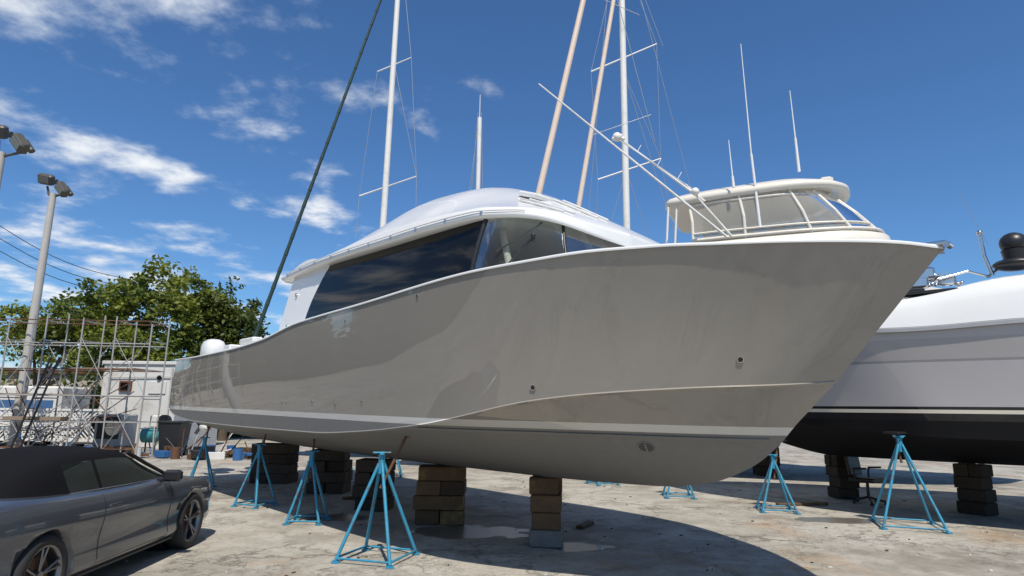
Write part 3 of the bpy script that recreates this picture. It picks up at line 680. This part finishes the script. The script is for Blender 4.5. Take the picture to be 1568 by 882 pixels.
# ============================================================ trees
def leafmat(name,c1,c2,c3):
    m,n,p,nt=newmat(name); gi=n('ShaderNodeNewGeometry'); tc=n('ShaderNodeTexCoord').outputs['Object']
    c=n.mix(gi.outputs['Random Per Island'],c1,c2); c=n.mix(n.ramp(n.noise(tc,.45,3),.45,.65),c,c3)
    nt.links.new(c,p.inputs['Base Color']); p.inputs['Roughness'].default_value=.6
    tr=n('ShaderNodeBsdfTranslucent',{'Color':c}); mx=n('ShaderNodeMixShader',{0:.35,1:p.outputs[0],2:tr.outputs[0]}); nt.links.new(mx.outputs[0],nt.nodes['Material Output'].inputs[0]); return m
leaf=leafmat('leaves',(.14,.18,.02),(.25,.27,.035),(.09,.13,.02)); bark=mat('bark',(.10,.075,.05),.9,var=.4,scale=8,bump=.8)
leafd=leafmat('leaves_dark',(.06,.09,.012),(.13,.15,.02),(.045,.07,.012))
def tree(X,Y,trunk,lobes,lf,per=60,dens=9,size=.15):
    e=empty('tree',(X,Y,0)); b=B()
    b.tube((0,0,0),(.1,0,trunk),.24,.16,0,10)
    cl=[]
    for (cx,cy,cz,rx,ry,rz_) in lobes:
        k=int(dens*rx*rz_)
        c0=V((.1,0,trunk)); b.tube(c0,c0.lerp(V((cx,cy,cz)),.8),.12,.03,0,6)
        for i in range(k):
            d_=V((random.gauss(0,1),random.gauss(0,1),random.gauss(0,1))).normalized(); r=random.uniform(.35,1.05)
            c_=V((cx+d_.x*rx*r,cy+d_.y*ry*r,cz+d_.z*rz_*r)); cl.append(c_)
            if i%3==0: b.tube(c0.lerp(V((cx,cy,cz)),.8),c_,.035,.01,0,4)
    for c_ in cl:
        rr=random.uniform(.28,.6)
        for i in range(per):
            p=c_+V((random.gauss(0,rr*.6),random.gauss(0,rr*.6),random.gauss(0,rr*.42)))
            u=V((random.gauss(0,1),random.gauss(0,1),random.gauss(0,.6))).normalized()*size*random.uniform(.6,1.2); v_=u.cross(V((random.gauss(0,1),random.gauss(0,1),random.gauss(0,1)))).normalized()*size*.5
            b.add([p-u,p+v_,p+u,p-v_],[[0,1,2,3]],1)
    b.obj('trunk_and_crown',[bark,lf],e)
tree(-19.5,33,2.2,[(-2.2,0,6.6,2.4,2,1.8),(.3,.2,7.5,2.1,2,1.9),(2.4,0,6.4,1.8,2,2.0),(-.5,0,4.8,3.2,2,1.7),(2.0,0,4.0,2,2,1.4)],leaf,60,11)
tree(-15.2,34,2.0,[(-1.2,0,6.9,1.9,1.8,1.7),(.4,0,5.8,1.6,1.6,1.9),(-.6,0,4.2,2,1.8,1.6),(1.2,0,4.4,1.4,1.5,1.3)],leafd,80,13)
tree(-25.5,34,2.4,[(-.5,0,5.6,2.4,2,1.6),(1.3,0,5.2,1.8,2,1.6),(2.9,0,6.7,1.4,1.5,1.2),(3.2,0,4.4,1.6,1.5,1.4)],leaf,60,11)
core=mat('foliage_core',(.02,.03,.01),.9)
e=empty('unseen_tree_belt',(-38,6,0)); b=B(); R_=[]  # foliage belt out of view, added to darken the grey hull's reflections
for i in range(60):
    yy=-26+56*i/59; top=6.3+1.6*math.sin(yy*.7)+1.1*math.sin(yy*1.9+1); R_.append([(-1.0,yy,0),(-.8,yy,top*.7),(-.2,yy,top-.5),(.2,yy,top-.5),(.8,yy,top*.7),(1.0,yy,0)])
b.loft(R_,1,True,True)  # solid dark core added behind the leaves to keep that reflection evenly dark
for i in range(6500):
    t=random.random(); yy=-26+56*t; top=6.5+1.6*math.sin(yy*.7)+1.1*math.sin(yy*1.9+1); p=V((random.gauss(.6,.7),yy,random.uniform(.3,top)))
    u=V((random.gauss(0,1),random.gauss(0,1),random.gauss(0,1))).normalized()*.4; v_=u.cross(V((random.gauss(0,1),random.gauss(0,1),random.gauss(0,1)))).normalized()*.24
    b.add([p-u,p+v_,p+u,p-v_],[[0,1,2,3]],0)
b.obj('foliage',[leafd,core],e)
# ============================================================ left background structures
stucco=mat('stucco_white',(.58,.57,.54),.9,var=.08,dirt=(.40,.37,.32),dscale=.9,bump=.3)
e=empty('white_shed',(-15.2,28,0)); b=B()
b.box((0,0,1.72),(3.1,4.0,3.44),0,0,.02); b.box((0,0,3.5),(3.25,4.15,.14),0,0,.02)
b.box((-.55,-2.03,2.55),(.50,.12,.42),0,1,.01); b.box((-.55,-2.10,2.55),(.34,.04,.28),0,2,0)
b.box((.75,-2.02,2.5),(.7,.05,.5),0,0,.01); b.tube((1.3,-2.05,0),(1.3,-2.05,3.3),.03,None,3)
b.tube((-1.3,-2.06,2.9),(1.4,-2.06,2.95),.02,None,3); b.tube((-1.2,-2.06,.1),(-1.2,-2.06,3.3),.025,None,3)
b.ball((.8,-2.06,2.9),.1,2)
b.obj('walls_and_window',[stucco,mat('brown_frame',(.16,.06,.03),.7),darkglass,mat('conduit',(.45,.45,.44),.5)],e)
e=empty('distant_building',(-36,46,0)); b=B(); b.box((0,0,1.9),(20,8,3.8),0,0,.02); b.box((0,0,3.9),(20.5,8.5,.25),0,2)
for i in range(7): b.box((-9+3*i,-4.02,2.2),(1.2,.06,1.2),0,1)
b.obj('walls',[mat('beige_wall',(.42,.38,.31),.85,var=.1),darkglass,rust],e)
e=empty('hedge',(-24,38,0)); b=B()
for i in range(5200):
    p=V((random.uniform(-14,12),random.gauss(0,.6),abs(random.gauss(1.6,.9))+.5*math.sin(i))); u=V((random.gauss(0,1),random.gauss(0,1),random.gauss(0,1))).normalized()*.22; v_=u.cross(V((random.gauss(0,1),random.gauss(0,1),random.gauss(0,1)))).normalized()*.12
    b.add([p-u,p+v_,p+u,p-v_],[[0,1,2,3]],0)
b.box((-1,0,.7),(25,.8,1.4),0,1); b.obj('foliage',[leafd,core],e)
e=empty('lattice_fence',(-18.2,25,0)); b=B(); w0=2.4
for x0 in [i*.17 for i in range(-24,24)]:
    for sg in(-1,1):
        a=V((x0,sg*.006,.45)); c=V((x0+sg*1.1,sg*.006,1.55))
        if abs(a.x)>w0 or abs(c.x)>w0: continue
        dd=(c-a).normalized(); nn=V((-dd.z,0,dd.x))*.028
        b.add([a-nn,a+nn,c+nn,c-nn],[[0,1,2,3]],0)
b.box((0,0,.42),(4.9,.06,.08)); b.box((0,0,1.58),(4.9,.06,.08))
for x0 in (-2.45,-.8,.8,2.45): b.box((x0,.05,.85),(.08,.08,1.7))
b.obj('lattice_panels',[white],e)
e=empty('utility_trailer',(-21.5,28.5,0)); b=B()
b.box((0,0,1.6),(4.2,2.0,1.9),0,0,.08); b.box((0,0,.55),(4.3,1.8,.12),0,1)
for sx in(-.5,.5):
    for sy in (-.95,.95): b.tube((sx,sy-.1,.35),(sx,sy+.1,.35),.35,None,1,20)
b.box((0,-1.01,1.7),(3.6,.03,.5),0,2,.0); b.tube((2.1,0,.5),(3.2,0,.5),.05,None,1)
b.obj('box_and_wheels',[whited,black,mat('blue_panel',(.05,.12,.25),.5)],e)
# scaffolding
pipe=mat('galvanised_pipe',(.38,.37,.35),.5,metal=.3,var=.2)
e=empty('scaffolding',(-15.8,22.5,0)); b=B()
xs=[-3.3,-1.9,-.6,.7,1.9,3.1]
for i,x0 in enumerate(xs):
    for yy in (-.5,.6):
        zt=4.9+random.uniform(-.3,.2); b.tube((x0,yy,0),(x0+random.uniform(-.05,.05),yy,zt),.028,None,0,6)
    for z in (1.0,2.0,3.0,4.0,4.7): b.tube((x0,-.5,z),(x0,.6,z),.02,None,0,6)
for z in (.3,1.2,2.1,3.0,3.9,4.7):
    for yy in (-.5,.6): b.tube((xs[0]-1.5,yy,z+random.uniform(-.05,.05)),(xs[-1],yy,z),.02,None,(1 if int(z*2)%3==0 else 0),6)
for i in range(len(xs)-1):
    for z in (.2,2.2):
        b.tube((xs[i],-.52,z),(xs[i+1],-.52,z+1.9),.012,None,0,5); b.tube((xs[i+1],-.52,z),(xs[i],-.52,z+1.9),.012,None,0,5)
b.box((-1.2,.05,2.12),(4,.9,.05),0,2); b.box((1.3,.05,3.04),(2.6,.8,.05),0,2); b.box((-.6,-.3,1.3),(2,.5,.12),0,2)
for i in range(14): b.tube((random.uniform(-3.2,3),random.uniform(-.5,.5),random.uniform(.2,.8)),(random.uniform(-3.2,3),random.uniform(-.5,.5),random.uniform(1,3.6)),.018,None,i%2,5)
b.path([(-1.0,-.8,.1),(-.2,-.6,3.4)],.035,3); b.path([(-.7,-.8,.1),(.1,-.6,3.4)],.035,3)
for i in range(9): 
    t=i/9; b.tube((-1+.8*t,-.8+.2*t,.2+3.2*t),(-.7+.8*t,-.8+.2*t,.2+3.2*t),.02,None,3,5)
b.obj('frames_and_planks',[pipe,rust,mat('plank',(.22,.17,.12),.8),black],e)
e=empty('scaffolding',(-21.5,22,0)); b=B()
for x0 in (-1.5,0,1.5,2.6):
    for yy in(-.5,.6): b.tube((x0,yy,0),(x0,yy,4.9),.028,None,0,6)
for z in (.6,1.6,2.6,3.6,4.7):
    for yy in(-.5,.6): b.tube((-1.5,yy,z),(2.8,yy,z),.022,None,0,6)
b.obj('frames_and_planks',[pipe],e)
e=empty('portable_generator',(-14.9,24.3,0)); b=B(); b.box((0,0,.85),(1.1,.9,1.2),0,0,.05); b.box((0,-.47,.95),(.8,.04,.8),0,1,.01); b.tube((.2,-.5,.95),(.2,-.53,.95),.28,None,2,20)
for sx in(-.4,.4): b.tube((sx,-.5,.15),(sx,.5,.15),.15,None,1,14)
b.tube((.3,0,1.4),(.3,0,1.7),.04,None,2); b.obj('housing',[mat('grey_enclosure',(.35,.36,.35),.5),black,steel],e)
e=empty('air_compressor',(-13.2,24.1,0)); b=B(); b.tube((-.5,0,.7),(.5,0,.7),.28,None,0,20); b.box((0,0,1.2),(.5,.4,.45),0,1,.04); b.tube((.3,-.1,1.2),(.3,-.25,1.2),.25,None,2,20); b.tube((-.4,0,0),(-.4,0,.5),.03,None,2);b.tube((.4,0,0),(.4,0,.5),.03,None,2); b.obj('tank_and_motor',[mat('teal_paint',(.04,.22,.24),.4),whited,black],e)
e=empty('wheeled_bin',(-12.2,23.4,0)); b=B(); b.loft([[(-s_,-s_,z),(s_,-s_,z),(s_,s_,z),(-s_,s_,z)] for s_,z in ((.32,.1),(.40,1.15))],0,True,True,False); b.box((0,0,1.2),(.88,.88,.08),0,0,.02); b.tube((-.35,.35,.12),(.35,.35,.12),.12,None,0,12); b.obj('bin_body',[black],e)
e=empty('pile_of_yard_scrap',(-13,23.2,0)); b=B()
for i in range(90):
    p=V((random.uniform(-5,4.2),random.uniform(-1.4,.8),0)); k=random.random()
    if k<.4: b.box(p+V((0,0,random.uniform(.05,.2))),(random.uniform(.2,.8),random.uniform(.1,.4),random.uniform(.08,.35)),random.uniform(0,3),random.randint(0,4),.01)
    elif k<.8: b.tube(p+V((0,0,.05)),p+V((random.uniform(-.8,.8),random.uniform(-.3,.3),random.uniform(.1,1.1))),random.uniform(.012,.03),None,random.randint(0,4),6)
    else: b.tube(p,p+V((0,0,.38)),.15,.16,random.randint(0,4),12)
b.obj('scrap_items',[rust,black,whited,mat('blue_drum',(.03,.12,.3),.4),wood],e)
e=empty('yard_wall',(0,52,0)); b=B(); b.box((0,0,1.1),(120,.3,2.2),0,0,.02)
for i in range(-20,21): b.box((i*3,-.2,1.15),(.35,.25,2.3),0,0,.02)
b.obj('wall_panels',[whited],e)
e=empty('utility_cables',(-20,30,0)); b=B()
for k in range(3):
    A=W(-8.6,2.95-.2*k,30)-V((-20,30,0)); C2=W(-6.2,2.0-.12*k,34)-V((-20,30,0)); pts=[A.lerp(C2,i/12)-V((0,0,.5*math.sin(math.pi*i/12))) for i in range(13)]; A0=A+(A-C2)*.6
    b.path([A0]+pts,.018,0,5)
b.obj('cables',[black],e)
e=empty('yard_debris',(0,0,0)); b=B()
for i in range(160):
    p=V((random.uniform(-6,9),random.uniform(6.5,18),.008)); b.box(p,(random.uniform(.01,.06),random.uniform(.01,.04),.012),random.uniform(0,3),random.choice((0,1,2)),0)
for (X,Y,L_,r_) in [(-2.9,13.2,.9,.4),(1.2,10.4,.5,1.1),(5.8,13.0,1.1,.2)]: b.box((X,Y,.03),(L_,.12,.05),r_,2,.006)
b.obj('chips_and_offcuts',[black,whited,wood],e)
# ============================================================ ground
m,n,p,nt=newmat('old_concrete_yard'); tc=n('ShaderNodeTexCoord').outputs['Object']
big=n.noise(tc,.22,4,.6); mid=n.noise(tc,1.3,6,.65); fine=n.noise(tc,14.,6,.7); grit=n.noise(tc,60.,4,.7)
c=n.mix(n.ramp(big,.35,.65),(.285,.262,.218),(.41,.385,.325))
c=n.mix(n.m('MULTIPLY',n.ramp(mid,.42,.64),.6),c,(.50,.47,.41))
c=n.mix(n.m('MULTIPLY',n.ramp(n.noise(tc,.55,7,.72),.50,.64),.75),c,(.19,.165,.132))
c=n.mix(n.m('MULTIPLY',n.ramp(n.noise(n('ShaderNodeMapping',{0:tc,1:(7,3,0)}).outputs[0],.5,6,.65),.54,.68),.55),c,(.36,.23,.12))
c=n.mix(n.m('MULTIPLY',n.ramp(n.noise(tc,4.,6,.75),.50,.66),.4),c,(.19,.17,.145))
c=n.mix(n.m('MULTIPLY',n.ramp(fine,.45,.70),.5),c,(.20,.18,.15))
c=n.mix(n.m('MULTIPLY',n.ramp(grit,.5,.75),.4),c,(.15,.14,.12))
wv=n('ShaderNodeVectorMath',{0:tc,1:n('ShaderNodeVectorMath',{0:n.noise(tc,.9,8,.72,1),1:(2.6,2.6,.5)},operation='MULTIPLY').outputs[0]},operation='ADD').outputs[0]
v1=n('ShaderNodeTexVoronoi',{'Vector':wv,'Scale':.5},feature='DISTANCE_TO_EDGE').outputs[0]
v2=n('ShaderNodeTexVoronoi',{'Vector':wv,'Scale':1.7},feature='DISTANCE_TO_EDGE').outputs[0]
k1=n.m('MULTIPLY',n.ramp(v1,.018,.003),n.ramp(n.noise(tc,.45,4),.40,.54))
k2=n.m('MULTIPLY',n.ramp(v2,.030,.005),n.ramp(n.noise(tc,.5,4),.48,.60))
kk=n.m('MAXIMUM',k1,n.m('MULTIPLY',k2,.8))
c=n.mix(n.m('MULTIPLY',kk,.62),c,(.08,.07,.055))
sx=n('ShaderNodeSeparateXYZ',{0:tc})
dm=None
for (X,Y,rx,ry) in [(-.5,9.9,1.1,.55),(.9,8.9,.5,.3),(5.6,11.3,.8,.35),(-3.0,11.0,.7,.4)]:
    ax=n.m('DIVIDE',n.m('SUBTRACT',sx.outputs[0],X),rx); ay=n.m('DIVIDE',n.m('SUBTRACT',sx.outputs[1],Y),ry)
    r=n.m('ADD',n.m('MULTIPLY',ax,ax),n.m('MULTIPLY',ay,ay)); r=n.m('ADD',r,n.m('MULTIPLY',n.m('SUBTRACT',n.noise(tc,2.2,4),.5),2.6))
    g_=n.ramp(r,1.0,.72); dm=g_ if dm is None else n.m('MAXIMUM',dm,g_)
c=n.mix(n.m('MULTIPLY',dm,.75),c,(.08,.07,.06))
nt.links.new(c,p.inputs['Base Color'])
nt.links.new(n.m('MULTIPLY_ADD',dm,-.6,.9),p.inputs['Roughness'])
hgt=n.m('SUBTRACT',n.m('MULTIPLY_ADD',fine,.3,mid),n.m('MULTIPLY',kk,1.0))
bp=n('ShaderNodeBump',{'Strength':n.m('MULTIPLY_ADD',dm,-.5,.55),'Distance':.03,'Height':hgt}); nt.links.new(bp.outputs[0],p.inputs['Normal'])
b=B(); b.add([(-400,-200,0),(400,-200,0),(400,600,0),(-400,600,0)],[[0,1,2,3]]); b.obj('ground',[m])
